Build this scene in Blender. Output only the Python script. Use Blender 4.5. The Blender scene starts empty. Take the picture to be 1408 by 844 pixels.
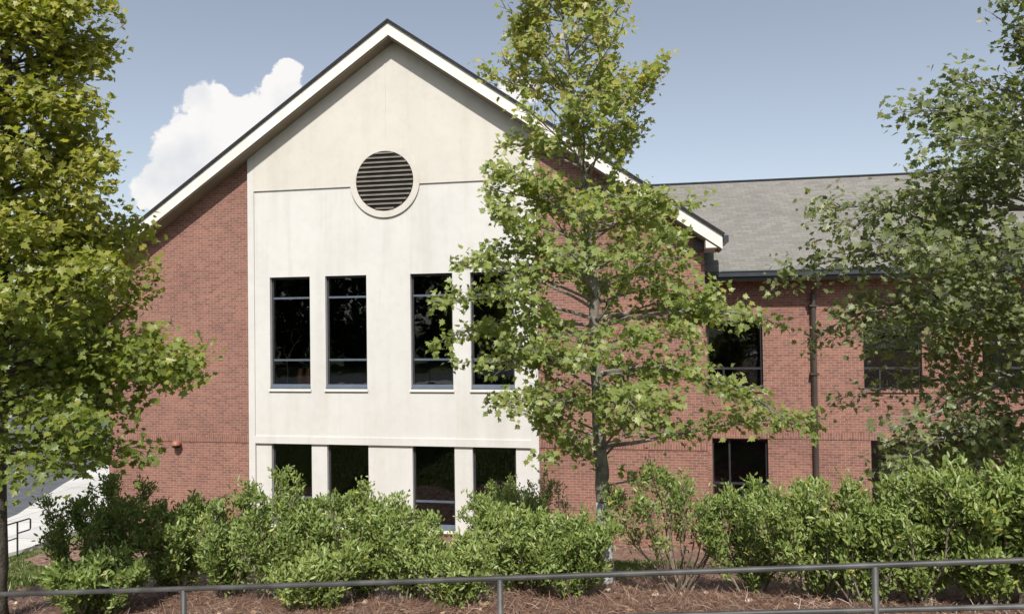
import bpy, math, random
import numpy as np
from mathutils import Vector, Matrix
R = math.radians
rng = np.random.default_rng(7)
random.seed(7)
scene = bpy.context.scene
col = scene.collection

# ------------------------------------------------------------------ camera
F = 1000.0                                     # focal length in pixels of a 1408 wide picture
RC = np.array([[0.98402, 0.17756, -0.0135], [-0.01659, 0.01592, -0.99974], [-0.1773, 0.98398, 0.01861]])
def at(x, y, Y):                               # the point at depth Y that a picture position looks at
    d = RC.T @ np.array([(x-704)/F, (y-422)/F, 1.0])
    return d*(Y/d[1])
cam = bpy.data.cameras.new('camera'); camo = bpy.data.objects.new('camera', cam); col.objects.link(camo)
cam.sensor_width = 36.0; cam.lens = F/1408*36.0; cam.clip_start = 0.05; cam.clip_end = 3000
q, _ = np.linalg.qr(RC.T); q = q*np.sign(np.sum(q*RC.T, axis=0))
camo.matrix_world = Matrix(((q[0,0], -q[0,1], -q[0,2], 0), (q[1,0], -q[1,1], -q[1,2], 0), (q[2,0], -q[2,1], -q[2,2], 0), (0, 0, 0, 1)))
scene.camera = camo

# ------------------------------------------------------------------ sun, sky, exposure
SUN_EL, SUN_AZ = 48.0, 10.0                    # azimuth: degrees to the right of straight behind the viewer
scene.view_settings.view_transform = 'Standard'; scene.view_settings.look = 'None'
scene.view_settings.exposure = 0.50; scene.view_settings.gamma = 1.0
scene.view_settings.use_curve_mapping = False
sdir = Vector((math.cos(R(SUN_EL))*math.sin(R(SUN_AZ)), -math.cos(R(SUN_EL))*math.cos(R(SUN_AZ)), math.sin(R(SUN_EL))))
sl = bpy.data.lights.new('sun', 'SUN'); sl.energy = 4.2; sl.angle = R(0.55); sl.color = (1.0, 0.965, 0.90)
so = bpy.data.objects.new('sun', sl); col.objects.link(so); so.rotation_euler = sdir.to_track_quat('Z', 'Y').to_euler()
so.location = sdir*40

world = bpy.data.worlds.new('World'); scene.world = world; world.use_nodes = True
wn = world.node_tree; wn.nodes.clear()
def N(nt, t, **k):
    n = nt.nodes.new(t)
    for a, b in k.items(): setattr(n, a, b)
    return n
wo = N(wn, 'ShaderNodeOutputWorld'); bg = N(wn, 'ShaderNodeBackground'); bg.inputs['Strength'].default_value = 0.10
sky = N(wn, 'ShaderNodeTexSky', sky_type='NISHITA', sun_disc=False, sun_elevation=R(SUN_EL), altitude=250.0,
        air_density=1.0, dust_density=1.6, ozone_density=1.0)
sky.sun_rotation = math.atan2(sdir.x, sdir.y)
hs = N(wn, 'ShaderNodeHueSaturation'); hs.inputs['Saturation'].default_value = 0.58; hs.inputs['Value'].default_value = 1.0
wn.links.new(sky.outputs[0], hs.inputs['Color'])
tc = N(wn, 'ShaderNodeTexCoord')
# cumulus in the sky: soft union of round heads at fixed sky directions, ragged by noise
heads = [(232, 262, 34), (262, 228, 40), (300, 205, 52), (292, 150, 30), (300, 136, 20), (330, 170, 42), (362, 160, 34), (388, 128, 26),
         (394, 102, 17), (396, 90, 9), (275, 190, 26), (216, 240, 16), (404, 125, 12), (715, 122, 18), (700, 124, 16), (735, 126, 14), (1400, 215, 26), (1380, 205, 12), (1420, 190, 28)]
nz1 = N(wn, 'ShaderNodeTexNoise'); nz1.inputs['Scale'].default_value = 26; nz1.inputs['Detail'].default_value = 7; nz1.inputs['Roughness'].default_value = 0.6
wn.links.new(tc.outputs['Generated'], nz1.inputs['Vector'])
acc = None
for (hx, hy, hr) in heads:
    d = at(hx, hy, 1.0); d = d/np.linalg.norm(d)
    dist = N(wn, 'ShaderNodeVectorMath', operation='DISTANCE'); dist.inputs[1].default_value = tuple(d)
    wn.links.new(tc.outputs['Generated'], dist.inputs[0])
    m = N(wn, 'ShaderNodeMath', operation='MULTIPLY'); m.inputs[1].default_value = 1.0/(hr/1000.0)
    wn.links.new(dist.outputs['Value'], m.inputs[0])
    if acc is None: acc = m
    else:
        mm = N(wn, 'ShaderNodeMath', operation='SMOOTH_MIN'); mm.inputs[2].default_value = 0.25
        wn.links.new(acc.outputs[0], mm.inputs[0]); wn.links.new(m.outputs[0], mm.inputs[1]); acc = mm
na = N(wn, 'ShaderNodeMath', operation='MULTIPLY_ADD'); na.inputs[1].default_value = 1.9
wn.links.new(nz1.outputs['Fac'], na.inputs[0]); wn.links.new(acc.outputs[0], na.inputs[2])
cr = N(wn, 'ShaderNodeMapRange'); cr.interpolation_type = 'SMOOTHSTEP'
cr.inputs['From Min'].default_value = 2.06; cr.inputs['From Max'].default_value = 1.86
cr.inputs['To Min'].default_value = 0; cr.inputs['To Max'].default_value = 1
wn.links.new(na.outputs[0], cr.inputs['Value'])
nz2 = N(wn, 'ShaderNodeTexNoise'); nz2.inputs['Scale'].default_value = 14; nz2.inputs['Detail'].default_value = 5
wn.links.new(tc.outputs['Generated'], nz2.inputs['Vector'])
ccol = N(wn, 'ShaderNodeValToRGB')
ccol.color_ramp.elements[0].position = 0.35; ccol.color_ramp.elements[0].color = (5.2, 5.4, 5.7, 1)
ccol.color_ramp.elements[1].position = 0.6; ccol.color_ramp.elements[1].color = (6.8, 6.7, 6.6, 1)
wn.links.new(nz2.outputs['Fac'], ccol.inputs[0])
mixw = N(wn, 'ShaderNodeMix', data_type='RGBA')
wn.links.new(cr.outputs[0], mixw.inputs[0]); wn.links.new(hs.outputs[0], mixw.inputs[6]); wn.links.new(ccol.outputs[0], mixw.inputs[7])
wn.links.new(mixw.outputs[2], bg.inputs['Color']); wn.links.new(bg.outputs[0], wo.inputs['Surface'])

# ------------------------------------------------------------------ materials
def mat(name, color=(.5, .5, .5), rough=.8, spec=.3, metal=0.0):
    m = bpy.data.materials.new(name); m.use_nodes = True
    b = m.node_tree.nodes['Principled BSDF']
    b.inputs['Base Color'].default_value = (*color, 1); b.inputs['Roughness'].default_value = rough
    b.inputs['Specular IOR Level'].default_value = spec; b.inputs['Metallic'].default_value = metal
    return m, m.node_tree, b
def noise_node(nt, scale, detail=4, rough=.55, vec=None):
    n = N(nt, 'ShaderNodeTexNoise'); n.inputs['Scale'].default_value = scale; n.inputs['Detail'].default_value = detail
    n.inputs['Roughness'].default_value = rough
    if vec is None:
        t = N(nt, 'ShaderNodeTexCoord'); vec = t.outputs['Object']
    nt.links.new(vec, n.inputs['Vector']); return n
def ramp(nt, fac, stops):
    r = N(nt, 'ShaderNodeValToRGB'); e = r.color_ramp.elements
    while len(e) < len(stops): e.new(0.5)
    for i, (p, c) in enumerate(stops): e[i].position = p; e[i].color = (*c, 1)
    nt.links.new(fac, r.inputs[0]); return r
def bump(nt, b, h, strength=.3, dist=.01):
    n = N(nt, 'ShaderNodeBump'); n.inputs['Strength'].default_value = strength; n.inputs['Distance'].default_value = dist
    nt.links.new(h, n.inputs['Height']); nt.links.new(n.outputs[0], b.inputs['Normal'])
def mixc(nt, fac, a, b, mode='MIX'):
    n = N(nt, 'ShaderNodeMix', data_type='RGBA', blend_type=mode)
    for s, i in ((fac, 0), (a, 6), (b, 7)):
        if hasattr(s, 'links'): nt.links.new(s, n.inputs[i])
        elif isinstance(s, (int, float)): n.inputs[i].default_value = s
        else: n.inputs[i].default_value = (*s, 1)
    return n.outputs[2]
def noisy(name, stops, scale, rough=.85, spec=.2, bstr=.0, bscale=None, detail=5, bdist=.01):
    m, nt, b = mat(name, rough=rough, spec=spec)
    n = noise_node(nt, scale, detail); r = ramp(nt, n.outputs['Fac'], stops); nt.links.new(r.outputs[0], b.inputs['Base Color'])
    if bstr:
        n2 = noise_node(nt, bscale or scale*4, 6); bump(nt, b, n2.outputs['Fac'], bstr, bdist)
    return m
def brick_mat(name, soldier=False):
    m, nt, b = mat(name, rough=.9, spec=.15)
    t = N(nt, 'ShaderNodeTexCoord'); s = N(nt, 'ShaderNodeSeparateXYZ'); nt.links.new(t.outputs['Object'], s.inputs[0])
    a = N(nt, 'ShaderNodeMath', operation='ADD'); nt.links.new(s.outputs[0], a.inputs[0]); nt.links.new(s.outputs[1], a.inputs[1])
    c = N(nt, 'ShaderNodeCombineXYZ')
    if soldier: nt.links.new(s.outputs[2], c.inputs[0]); nt.links.new(a.outputs[0], c.inputs[1])
    else: nt.links.new(a.outputs[0], c.inputs[0]); nt.links.new(s.outputs[2], c.inputs[1])
    br = N(nt, 'ShaderNodeTexBrick'); br.inputs['Scale'].default_value = 1.0
    br.inputs['Brick Width'].default_value = .5 if soldier else .2133; br.inputs['Row Height'].default_value = .0711
    br.inputs['Mortar Size'].default_value = .0048; br.inputs['Mortar Smooth'].default_value = .3; br.inputs['Bias'].default_value = -.1
    br.inputs['Color1'].default_value = (.255, .120, .090, 1); br.inputs['Color2'].default_value = (.17, .083, .065, 1)
    br.inputs['Mortar'].default_value = (.35, .295, .26, 1)
    nt.links.new(c.outputs[0], br.inputs['Vector'])
    # whole courses of slightly different firing, darker flashed patches, faint efflorescence
    n1 = noise_node(nt, .55, 5); n2 = noise_node(nt, 9, 3)
    o = mixc(nt, .75, br.outputs['Color'], ramp(nt, n1.outputs['Fac'], [(.28, (.76, .74, .75)), (.5, (1, 1, 1)), (.72, (1.16, 1.12, 1.06))]).outputs[0], 'MULTIPLY')
    o = mixc(nt, .6, o, ramp(nt, n2.outputs['Fac'], [(.28, (.55, .52, .55)), (.45, (1, 1, 1)), (.68, (1.12, 1.1, 1.05))]).outputs[0], 'MULTIPLY')
    nt.links.new(o, b.inputs['Base Color'])
    inv = N(nt, 'ShaderNodeMath', operation='SUBTRACT'); inv.inputs[0].default_value = 1; nt.links.new(br.outputs['Fac'], inv.inputs[1])
    bump(nt, b, inv.outputs[0], .5, .008)
    return m
def stucco_mat(name, base, streak):
    m, nt, b = mat(name, rough=.92, spec=.12)
    n1 = noise_node(nt, .5, 6, .6)
    t = N(nt, 'ShaderNodeTexCoord'); mp = N(nt, 'ShaderNodeMapping'); mp.inputs['Scale'].default_value = (2.2, 2.2, .16)
    nt.links.new(t.outputs['Object'], mp.inputs[0]); n2 = noise_node(nt, 1, 5, .6, mp.outputs[0])
    o = ramp(nt, n1.outputs['Fac'], [(.3, tuple(x*.93 for x in base)), (.65, base)]).outputs[0]
    o = mixc(nt, streak, o, ramp(nt, n2.outputs['Fac'], [(.36, (.70, .66, .60)), (.50, (1, 1, 1))]).outputs[0], 'MULTIPLY')
    n4 = noise_node(nt, 4, 6, .65)
    o = mixc(nt, .5, o, ramp(nt, n4.outputs['Fac'], [(.3, (.92, .91, .89)), (.55, (1, 1, 1))]).outputs[0], 'MULTIPLY')
    nt.links.new(o, b.inputs['Base Color'])
    n3 = noise_node(nt, 60, 6); bump(nt, b, n3.outputs['Fac'], .25, .006)
    return m
M = {}
M['brick'] = brick_mat('red_brick'); M['soldier'] = brick_mat('soldier_brick', True)
M['stucco'] = stucco_mat('white_stucco', (.572, .557, .532), .20)
M['cream'] = stucco_mat('exposure_warm_stucco', (.55, .518, .468), .16)  # warmer than the lower wall: an exposure fade put into the colour
M['trim'] = stucco_mat('trim_paint', (.70, .67, .62), .22)
M['soffit'] = noisy('soffit_paint', [(.3, (.20, .165, .125)), (.7, (.25, .21, .16))], 2)
M['shingle_edge'] = noisy('shingle_edge', [(.3, (.016, .017, .02)), (.7, (.03, .03, .034))], 8)
M['frame'] = noisy('sky_sheen_metal', [(.3, (.075, .092, .12)), (.7, (.10, .12, .15))], 5, rough=.35, spec=.5)  # blue-grey of transoms and sloped aprons includes the sky's reflection
M['darkframe'] = noisy('dark_window_metal', [(.3, (.022, .022, .024)), (.7, (.035, .035, .038))], 5, rough=.4, spec=.5)
M['louver'] = noisy('louver_metal', [(.3, (.15, .135, .11)), (.7, (.20, .18, .15))], 4, rough=.6)
M['black'] = noisy('shade_black', [(.3, (.012, .011, .01)), (.7, (.02, .018, .016))], 4)  # near-black carrying the shade in the vent and under the lamp dome
M['room'] = noisy('unlit_room_dark', [(.3, (.02, .02, .02)), (.7, (.035, .034, .03))], 2)  # darkness of the unlit rooms is put into the wall colour
M['gutter'] = noisy('gutter_paint', [(.3, (.028, .033, .042)), (.7, (.04, .046, .058))], 3, rough=.35, spec=.5)
M['downspout'] = noisy('brown_metal', [(.3, (.045, .036, .032)), (.7, (.065, .052, .045))], 3, rough=.4, spec=.5)
M['lamp'] = noisy('rusty_lamp_paint', [(.3, (.24, .095, .06)), (.7, (.33, .14, .09))], 12, rough=.5, spec=.4)
M['orange'] = noisy('orange_glaze', [(.3, (.50, .19, .05)), (.7, (.65, .27, .08))], 8, rough=.3, spec=.5)
M['pot'] = noisy('pale_pot', [(.3, (.35, .34, .32)), (.7, (.5, .48, .45))], 12)
M['twig'] = noisy('pale_twig', [(.3, (.30, .25, .18)), (.7, (.42, .36, .27))], 20)
def glass_mat():
    m = bpy.data.materials.new('window_glass'); m.use_nodes = True; nt = m.node_tree; nt.nodes.clear()
    o = N(nt, 'ShaderNodeOutputMaterial'); tr = N(nt, 'ShaderNodeBsdfTransparent'); tr.inputs[0].default_value = (.62, .64, .64, 1)
    gl = N(nt, 'ShaderNodeBsdfGlossy'); gl.inputs['Roughness'].default_value = .015; gl.inputs['Color'].default_value = (.9, .95, 1, 1)
    n = noise_node(nt, 1.3, 2); bp = N(nt, 'ShaderNodeBump'); bp.inputs['Strength'].default_value = .05; bp.inputs['Distance'].default_value = .05
    nt.links.new(n.outputs['Fac'], bp.inputs['Height']); nt.links.new(bp.outputs[0], gl.inputs['Normal'])
    fr = N(nt, 'ShaderNodeFresnel'); fr.inputs[0].default_value = 1.75
    mx = N(nt, 'ShaderNodeMixShader'); nt.links.new(fr.outputs[0], mx.inputs[0]); nt.links.new(tr.outputs[0], mx.inputs[1]); nt.links.new(gl.outputs[0], mx.inputs[2])
    nt.links.new(mx.outputs[0], o.inputs[0]); return m
M['glass'] = glass_mat()
def shingle_mat():
    m, nt, b = mat('grey_shingle', rough=.95, spec=.1)
    t = N(nt, 'ShaderNodeTexCoord'); s = N(nt, 'ShaderNodeSeparateXYZ'); nt.links.new(t.outputs['Object'], s.inputs[0])
    c = N(nt, 'ShaderNodeCombineXYZ'); nt.links.new(s.outputs[0], c.inputs[0])
    mu = N(nt, 'ShaderNodeMath', operation='MULTIPLY'); mu.inputs[1].default_value = 1.2; nt.links.new(s.outputs[1], mu.inputs[0])
    nt.links.new(mu.outputs[0], c.inputs[1])
    br = N(nt, 'ShaderNodeTexBrick'); br.inputs['Scale'].default_value = 1; br.inputs['Brick Width'].default_value = .3; br.inputs['Row Height'].default_value = .14
    br.inputs['Mortar Size'].default_value = .006; br.inputs['Color1'].default_value = (.205, .198, .184, 1); br.inputs['Color2'].default_value = (.16, .155, .145, 1)
    br.inputs['Mortar'].default_value = (.12, .117, .11, 1); nt.links.new(c.outputs[0], br.inputs['Vector'])
    n = noise_node(nt, .8, 6); n2 = noise_node(nt, 30, 3)
    o = mixc(nt, .6, br.outputs['Color'], ramp(nt, n.outputs['Fac'], [(.3, (.85, .84, .82)), (.7, (1.1, 1.08, 1.05))]).outputs[0], 'MULTIPLY')
    o = mixc(nt, .5, o, ramp(nt, n2.outputs['Fac'], [(.3, (.7, .7, .7)), (.7, (1.25, 1.25, 1.22))]).outputs[0], 'MULTIPLY')
    nt.links.new(o, b.inputs['Base Color']); bump(nt, b, br.outputs['Color'], .5, .01)
    return m
M['shingle'] = shingle_mat()
M['bark'] = noisy('grey_bark', [(.3, (.13, .115, .095)), (.55, (.21, .19, .165)), (.75, (.30, .285, .26))], 9, bstr=.8, bscale=30, bdist=.02)
M['darkbark'] = noisy('dark_bark', [(.3, (.06, .05, .04)), (.7, (.13, .11, .09))], 9, bstr=.8, bscale=30, bdist=.02)
M['palebark'] = noisy('bleached_bark', [(.3, (.22, .21, .20)), (.5, (.36, .355, .345)), (.7, (.55, .55, .54))], 14, bstr=.5, bscale=30)
M['stem'] = noisy('shrub_stem', [(.3, (.13, .10, .075)), (.7, (.26, .22, .175))], 14)
def leaf_mat(name, stops, rough=.42, spec=.5, transl=.52):
    m = bpy.data.materials.new(name); m.use_nodes = True; nt = m.node_tree; nt.nodes.clear()
    o = N(nt, 'ShaderNodeOutputMaterial'); at_ = N(nt, 'ShaderNodeAttribute', attribute_name='tint')
    r = ramp(nt, at_.outputs['Fac'], stops)
    b = N(nt, 'ShaderNodeBsdfPrincipled'); b.inputs['Roughness'].default_value = rough; b.inputs['Specular IOR Level'].default_value = spec
    nt.links.new(r.outputs[0], b.inputs['Base Color'])
    tr = N(nt, 'ShaderNodeBsdfTranslucent')
    c = mixc(nt, 1.0, r.outputs[0], (1.15, 1.25, .5), 'MULTIPLY'); nt.links.new(c, tr.inputs[0])
    mx = N(nt, 'ShaderNodeMixShader'); mx.inputs[0].default_value = transl
    nt.links.new(b.outputs[0], mx.inputs[1]); nt.links.new(tr.outputs[0], mx.inputs[2]); nt.links.new(mx.outputs[0], o.inputs[0]); return m
# tint 0..1 per leaf: deep green to yellow-green, the last stretch yellowed leaves
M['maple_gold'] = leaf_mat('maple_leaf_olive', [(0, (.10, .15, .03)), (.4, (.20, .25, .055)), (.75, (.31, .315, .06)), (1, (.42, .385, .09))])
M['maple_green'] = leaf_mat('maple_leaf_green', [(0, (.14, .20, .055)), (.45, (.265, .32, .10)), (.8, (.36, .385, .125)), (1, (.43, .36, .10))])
M['maple_dark'] = leaf_mat('maple_leaf_dull', [(0, (.105, .135, .062)), (.5, (.205, .235, .10)), (.9, (.34, .36, .175)), (1, (.36, .30, .12))])
M['shrub'] = leaf_mat('shrub_leaf', [(0, (.105, .155, .038)), (.5, (.21, .275, .07)), (.9, (.325, .385, .135)), (1, (.46, .42, .11))], rough=.4, spec=.45, transl=.35)
M['far_leaf'] = leaf_mat('far_leaf', [(0, (.03, .055, .018)), (1, (.08, .11, .03))])
M['grass'] = noisy('lawn_soil', [(.3, (.06, .075, .025)), (.5, (.10, .12, .04)), (.7, (.16, .16, .07))], 1.5, bstr=.5, bscale=60, bdist=.03)
M['blade'] = leaf_mat('grass_blade', [(0, (.07, .11, .025)), (1, (.17, .19, .06))], transl=.3)
M['mulch'] = noisy('pine_straw_ground', [(.3, (.06, .034, .025)), (.45, (.20, .12, .09)), (.7, (.34, .23, .18))], 7, bstr=1.0, bscale=40, bdist=.04, detail=8)
M['straw'] = leaf_mat('pine_straw', [(0, (.075, .037, .026)), (.6, (.195, .112, .082)), (1, (.38, .29, .235))], transl=.1)
M['litter'] = leaf_mat('dry_leaf', [(0, (.10, .05, .03)), (.5, (.33, .21, .13)), (1, (.62, .52, .42))], transl=.15)
M['asphalt'] = noisy('asphalt', [(.3, (.075, .08, .088)), (.7, (.12, .126, .135))], 3, bstr=.3, bscale=80)
M['concrete'] = noisy('concrete', [(.3, (.46, .455, .44)), (.7, (.56, .55, .53))], 2, bstr=.2, bscale=50)
M['galv'] = noisy('galvanised_pipe', [(.3, (.02, .018, .017)), (.5, (.042, .04, .038)), (.7, (.085, .08, .074))], 5, rough=.55, spec=.5)
def walk_mat():
    m, nt, b = mat('jointed_concrete', rough=.85, spec=.2)
    t = N(nt, 'ShaderNodeTexCoord'); br = N(nt, 'ShaderNodeTexBrick'); br.offset = 0; nt.links.new(t.outputs['Object'], br.inputs['Vector'])
    for k_, v_ in (('Scale', 1), ('Brick Width', 1.5), ('Row Height', 1.5), ('Mortar Size', .012)): br.inputs[k_].default_value = v_
    br.inputs['Color1'].default_value = (.50, .495, .48, 1); br.inputs['Color2'].default_value = (.56, .55, .53, 1); br.inputs['Mortar'].default_value = (.2, .19, .18, 1)
    n = noise_node(nt, 1.2, 7); o = mixc(nt, .7, br.outputs['Color'], ramp(nt, n.outputs['Fac'], [(.3, (.8, .79, .77)), (.65, (1, 1, 1))]).outputs[0], 'MULTIPLY')
    nt.links.new(o, b.inputs['Base Color']); return m
M['walk'] = walk_mat()
M['rail_black'] = noisy('black_pipe_paint', [(.3, (.015, .015, .016)), (.7, (.03, .03, .03))], 6, rough=.4, spec=.5)

# ------------------------------------------------------------------ mesh helpers
def wloc(o):
    v = Vector((0, 0, 0))
    while o is not None: v += o.location; o = o.parent
    return v
class MB:
    def __init__(s): s.v = []; s.f = []
    def face(s, pts):
        b = len(s.v); s.v += [tuple(p) for p in pts]; s.f.append(tuple(range(b, b+len(pts))))
    def box(s, x0, x1, y0, y1, z0, z1):
        b = len(s.v)
        s.v += [(x, y, z) for z in (z0, z1) for y in (y0, y1) for x in (x0, x1)]
        for q in ((0, 2, 3, 1), (4, 5, 7, 6), (0, 1, 5, 4), (2, 6, 7, 3), (0, 4, 6, 2), (1, 3, 7, 5)): s.f.append(tuple(b+i for i in q))
    def prism(s, prof, y0, y1):                # outline in (x, z), counter-clockwise seen from the front, extruded along y
        b = len(s.v); n = len(prof)
        s.v += [(x, y0, z) for x, z in prof]+[(x, y1, z) for x, z in prof]
        s.f.append(tuple(range(b, b+n))); s.f.append(tuple(range(b+2*n-1, b+n-1, -1)))
        for i in range(n): j = (i+1) % n; s.f.append((b+j, b+i, b+n+i, b+n+j))
    def tube(s, pts, rad, n=8, cap=True):
        pts = [Vector(p) for p in pts]; m = len(pts)
        if not hasattr(rad, '__len__'): rad = [rad]*m
        b = len(s.v); prev = None
        for i, p in enumerate(pts):
            t = (pts[min(i+1, m-1)]-pts[max(i-1, 0)]).normalized()
            if prev is None: a = t.orthogonal().normalized()
            else: a = (prev-t*prev.dot(t)); a = a.normalized() if a.length > 1e-6 else t.orthogonal().normalized()
            prev = a; c = t.cross(a)
            for k in range(n):
                w = 2*math.pi*k/n; s.v.append(tuple(p+(a*math.cos(w)+c*math.sin(w))*rad[i]))
        for i in range(m-1):
            for k in range(n):
                k2 = (k+1) % n; s.f.append((b+i*n+k, b+i*n+k2, b+(i+1)*n+k2, b+(i+1)*n+k))
        if cap: s.f.append(tuple(b+k for k in reversed(range(n)))); s.f.append(tuple(b+(m-1)*n+k for k in range(n)))
    def lathe(s, prof, c, n=20):
        b = len(s.v); m = len(prof)
        for r, z in prof:
            for k in range(n): w = 2*math.pi*k/n; s.v.append((c[0]+r*math.cos(w), c[1]+r*math.sin(w), c[2]+z))
        for i in range(m-1):
            for k in range(n): k2 = (k+1) % n; s.f.append((b+i*n+k, b+i*n+k2, b+(i+1)*n+k2, b+(i+1)*n+k))
        s.f.append(tuple(b+k for k in reversed(range(n)))); s.f.append(tuple(b+(m-1)*n+k for k in range(n)))
    def build(s, name, m, parent=None, smooth=False, loc=None):
        o = new_obj(name, s.v, s.f, m, parent, loc)
        if smooth: o.data.polygons.foreach_set('use_smooth', [True]*len(o.data.polygons))
        return o
def new_obj(name, v, f, m, parent=None, loc=None):
    me = bpy.data.meshes.new(name); off = wloc(parent)+(Vector(loc) if loc else Vector((0, 0, 0)))
    v = (np.asarray(v, dtype=float).reshape(-1, 3)-np.array(off)) if len(v) else []
    me.from_pydata(v.tolist(), [], f); me.materials.append(M[m] if isinstance(m, str) else m)
    o = bpy.data.objects.new(name, me); col.objects.link(o)
    if loc: o.location = loc
    if parent: o.parent = parent
    return o
def tag(o, label=None, cat=None, group=None, kind=None):
    for k, x in (('label', label), ('category', cat), ('group', group), ('kind', kind)):
        if x: o[k] = x
    return o
def empty(name, loc):
    o = bpy.data.objects.new(name, None); col.objects.link(o); o.location = loc; o.empty_display_size = .3; return o

# ------------------------------------------------------------------ terrain
LOW = -6.1
def lerp(a, b, t): return a+(b-a)*t
def sst(a, b, x): t = np.clip((x-a)/(b-a), 0, 1); return t*t*(3-2*t)
def street(X): return -2.56+.083*14*np.tanh(np.asarray(X, float)/14)
def gz(X, Y):
    X = np.asarray(X, float); Y = np.asarray(Y, float)
    yend = lerp(15.8, 19.6, sst(-16, -9, X))
    t = np.clip((Y-4.8)/(yend-4.8), 0, 1)**1.1
    t = t-.06*np.sin(2*np.pi*t)*.5
    z = lerp(street(X), LOW, t)
    und = .04*np.sin(X*1.3+.5)*np.sin(Y*1.1)*sst(5, 8, Y)*(1-sst(17, 20, Y))
    return z+und
def axis(stops):
    out = []
    for (a, b, st) in stops: out += list(np.arange(a, b-1e-6, st))
    return np.array(out+[stops[-1][1]])
gx = axis([(-420, -60, 30), (-60, -30, 5), (-30, -18, 1), (-18, 14, .2), (14, 30, 2), (30, 60, 5), (60, 420, 30)])
gy = axis([(-420, -60, 30), (-60, -10, 5), (-10, 4.6, .73), (4.6, 20.6, .2), (20.6, 30, 1.88), (30, 60, 5), (60, 600, 30)])
GX, GY = np.meshgrid(gx, gy); GZ = gz(GX, GY)
def grid_obj(name, mask, dz, m):
    nx = len(gx); ii, jj = np.where(mask)
    f = np.stack([ii*nx+jj, ii*nx+jj+1, (ii+1)*nx+jj+1, (ii+1)*nx+jj], 1)
    u, inv = np.unique(f, return_inverse=True); f = inv.reshape(f.shape)
    v = np.stack([GX.ravel(), GY.ravel(), GZ.ravel()+dz], 1)[u]
    return new_obj(name, v, f.tolist(), m)
cx = (gx[:-1]+gx[1:])/2; cy = (gy[:-1]+gy[1:])/2; CX, CY = np.meshgrid(cx, cy)
g = grid_obj('ground', np.ones(CX.shape, bool), 0, 'grass'); tag(g, 'green lawn sloping down from the street to the school building', 'lawn', kind='structure')
wob = .35*np.sin(CX*1.7)+.25*np.sin(CX*3.1+1)
def bed_mask(X, Y, w=0):
    far_edge = np.where(X > .2, 15.2, np.where(X > -6, 10.9, 11.2))
    left_edge = -9.6
    front = (X > left_edge+w) & (X < 13.5) & (Y > 4.75) & (Y < far_edge+w)
    wall = (X > -16+w) & (X < 13.5) & (Y > 16.6+w) & (Y < 21.5)
    return front | wall
g = grid_obj('mulch_bed', bed_mask(CX, CY, wob), .012, 'mulch'); tag(g, 'reddish brown pine straw bed under the shrubs', 'mulch bed', kind='structure')

def strip(name, x0, x1, y0, y1, zf, m, label, cat, n=60, thick=0):
    mb = MB(); xs = np.linspace(x0, x1, n)
    for a, b in zip(xs[:-1], xs[1:]):
        za, zb = float(zf(a)), float(zf(b))
        mb.face([(a, y0, za), (b, y0, zb), (b, y1, zb), (a, y1, za)])
        if thick:
            mb.face([(a, y0, za-thick), (b, y0, zb-thick), (b, y0, zb), (a, y0, za)])
            mb.face([(b, y1, zb-thick), (a, y1, za-thick), (a, y1, za), (b, y1, zb)])
    return tag(mb.build(name, m), label, cat, kind='structure')
strip('road', -60, 60, -6.5, 2.2, lambda x: street(x)+.01, 'asphalt', 'grey asphalt street the view is taken from', 'road')
strip('sidewalk', -60, 60, 2.2, 3.9, lambda x: street(x)+.13, 'concrete', 'pale concrete sidewalk along the street railing', 'sidewalk', thick=.13)

# side walk and lot to the left of the building (slab with a kerb edge)
def slab(name, pts, z0, z1, m, label, cat):
    mb = MB(); n = len(pts)
    mb.face([(x, y, z1) for x, y in pts])
    for i in range(n):
        (a, b), (c, d) = pts[i], pts[(i+1) % n]; mb.face([(a, b, z0), (c, d, z0), (c, d, z1), (a, b, z1)])
    return tag(mb.build(name, m), label, cat, kind='structure')
slab('walkway', [(-16.95, 15.9), (-16.55, 17.4), (-16.45, 24), (-16.45, 46), (-29, 46), (-25.6, 34), (-23.6, 28.5), (-21.9, 24.4), (-19.9, 20.3), (-18.9, 15.9)], -6.4, LOW+.10, 'walk',
     'white concrete walk beside the left side of the building', 'walkway')
slab('parking_lot', [(-60, 17), (-18.98, 17), (-20, 20.3), (-22, 24.4), (-23.7, 28.5), (-25.7, 34), (-28.2, 43), (-40, 43.5), (-75, 43.5)], LOW-.2, LOW+.012, 'asphalt', 'grey asphalt lot beyond the white walk', 'parking lot')

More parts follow.
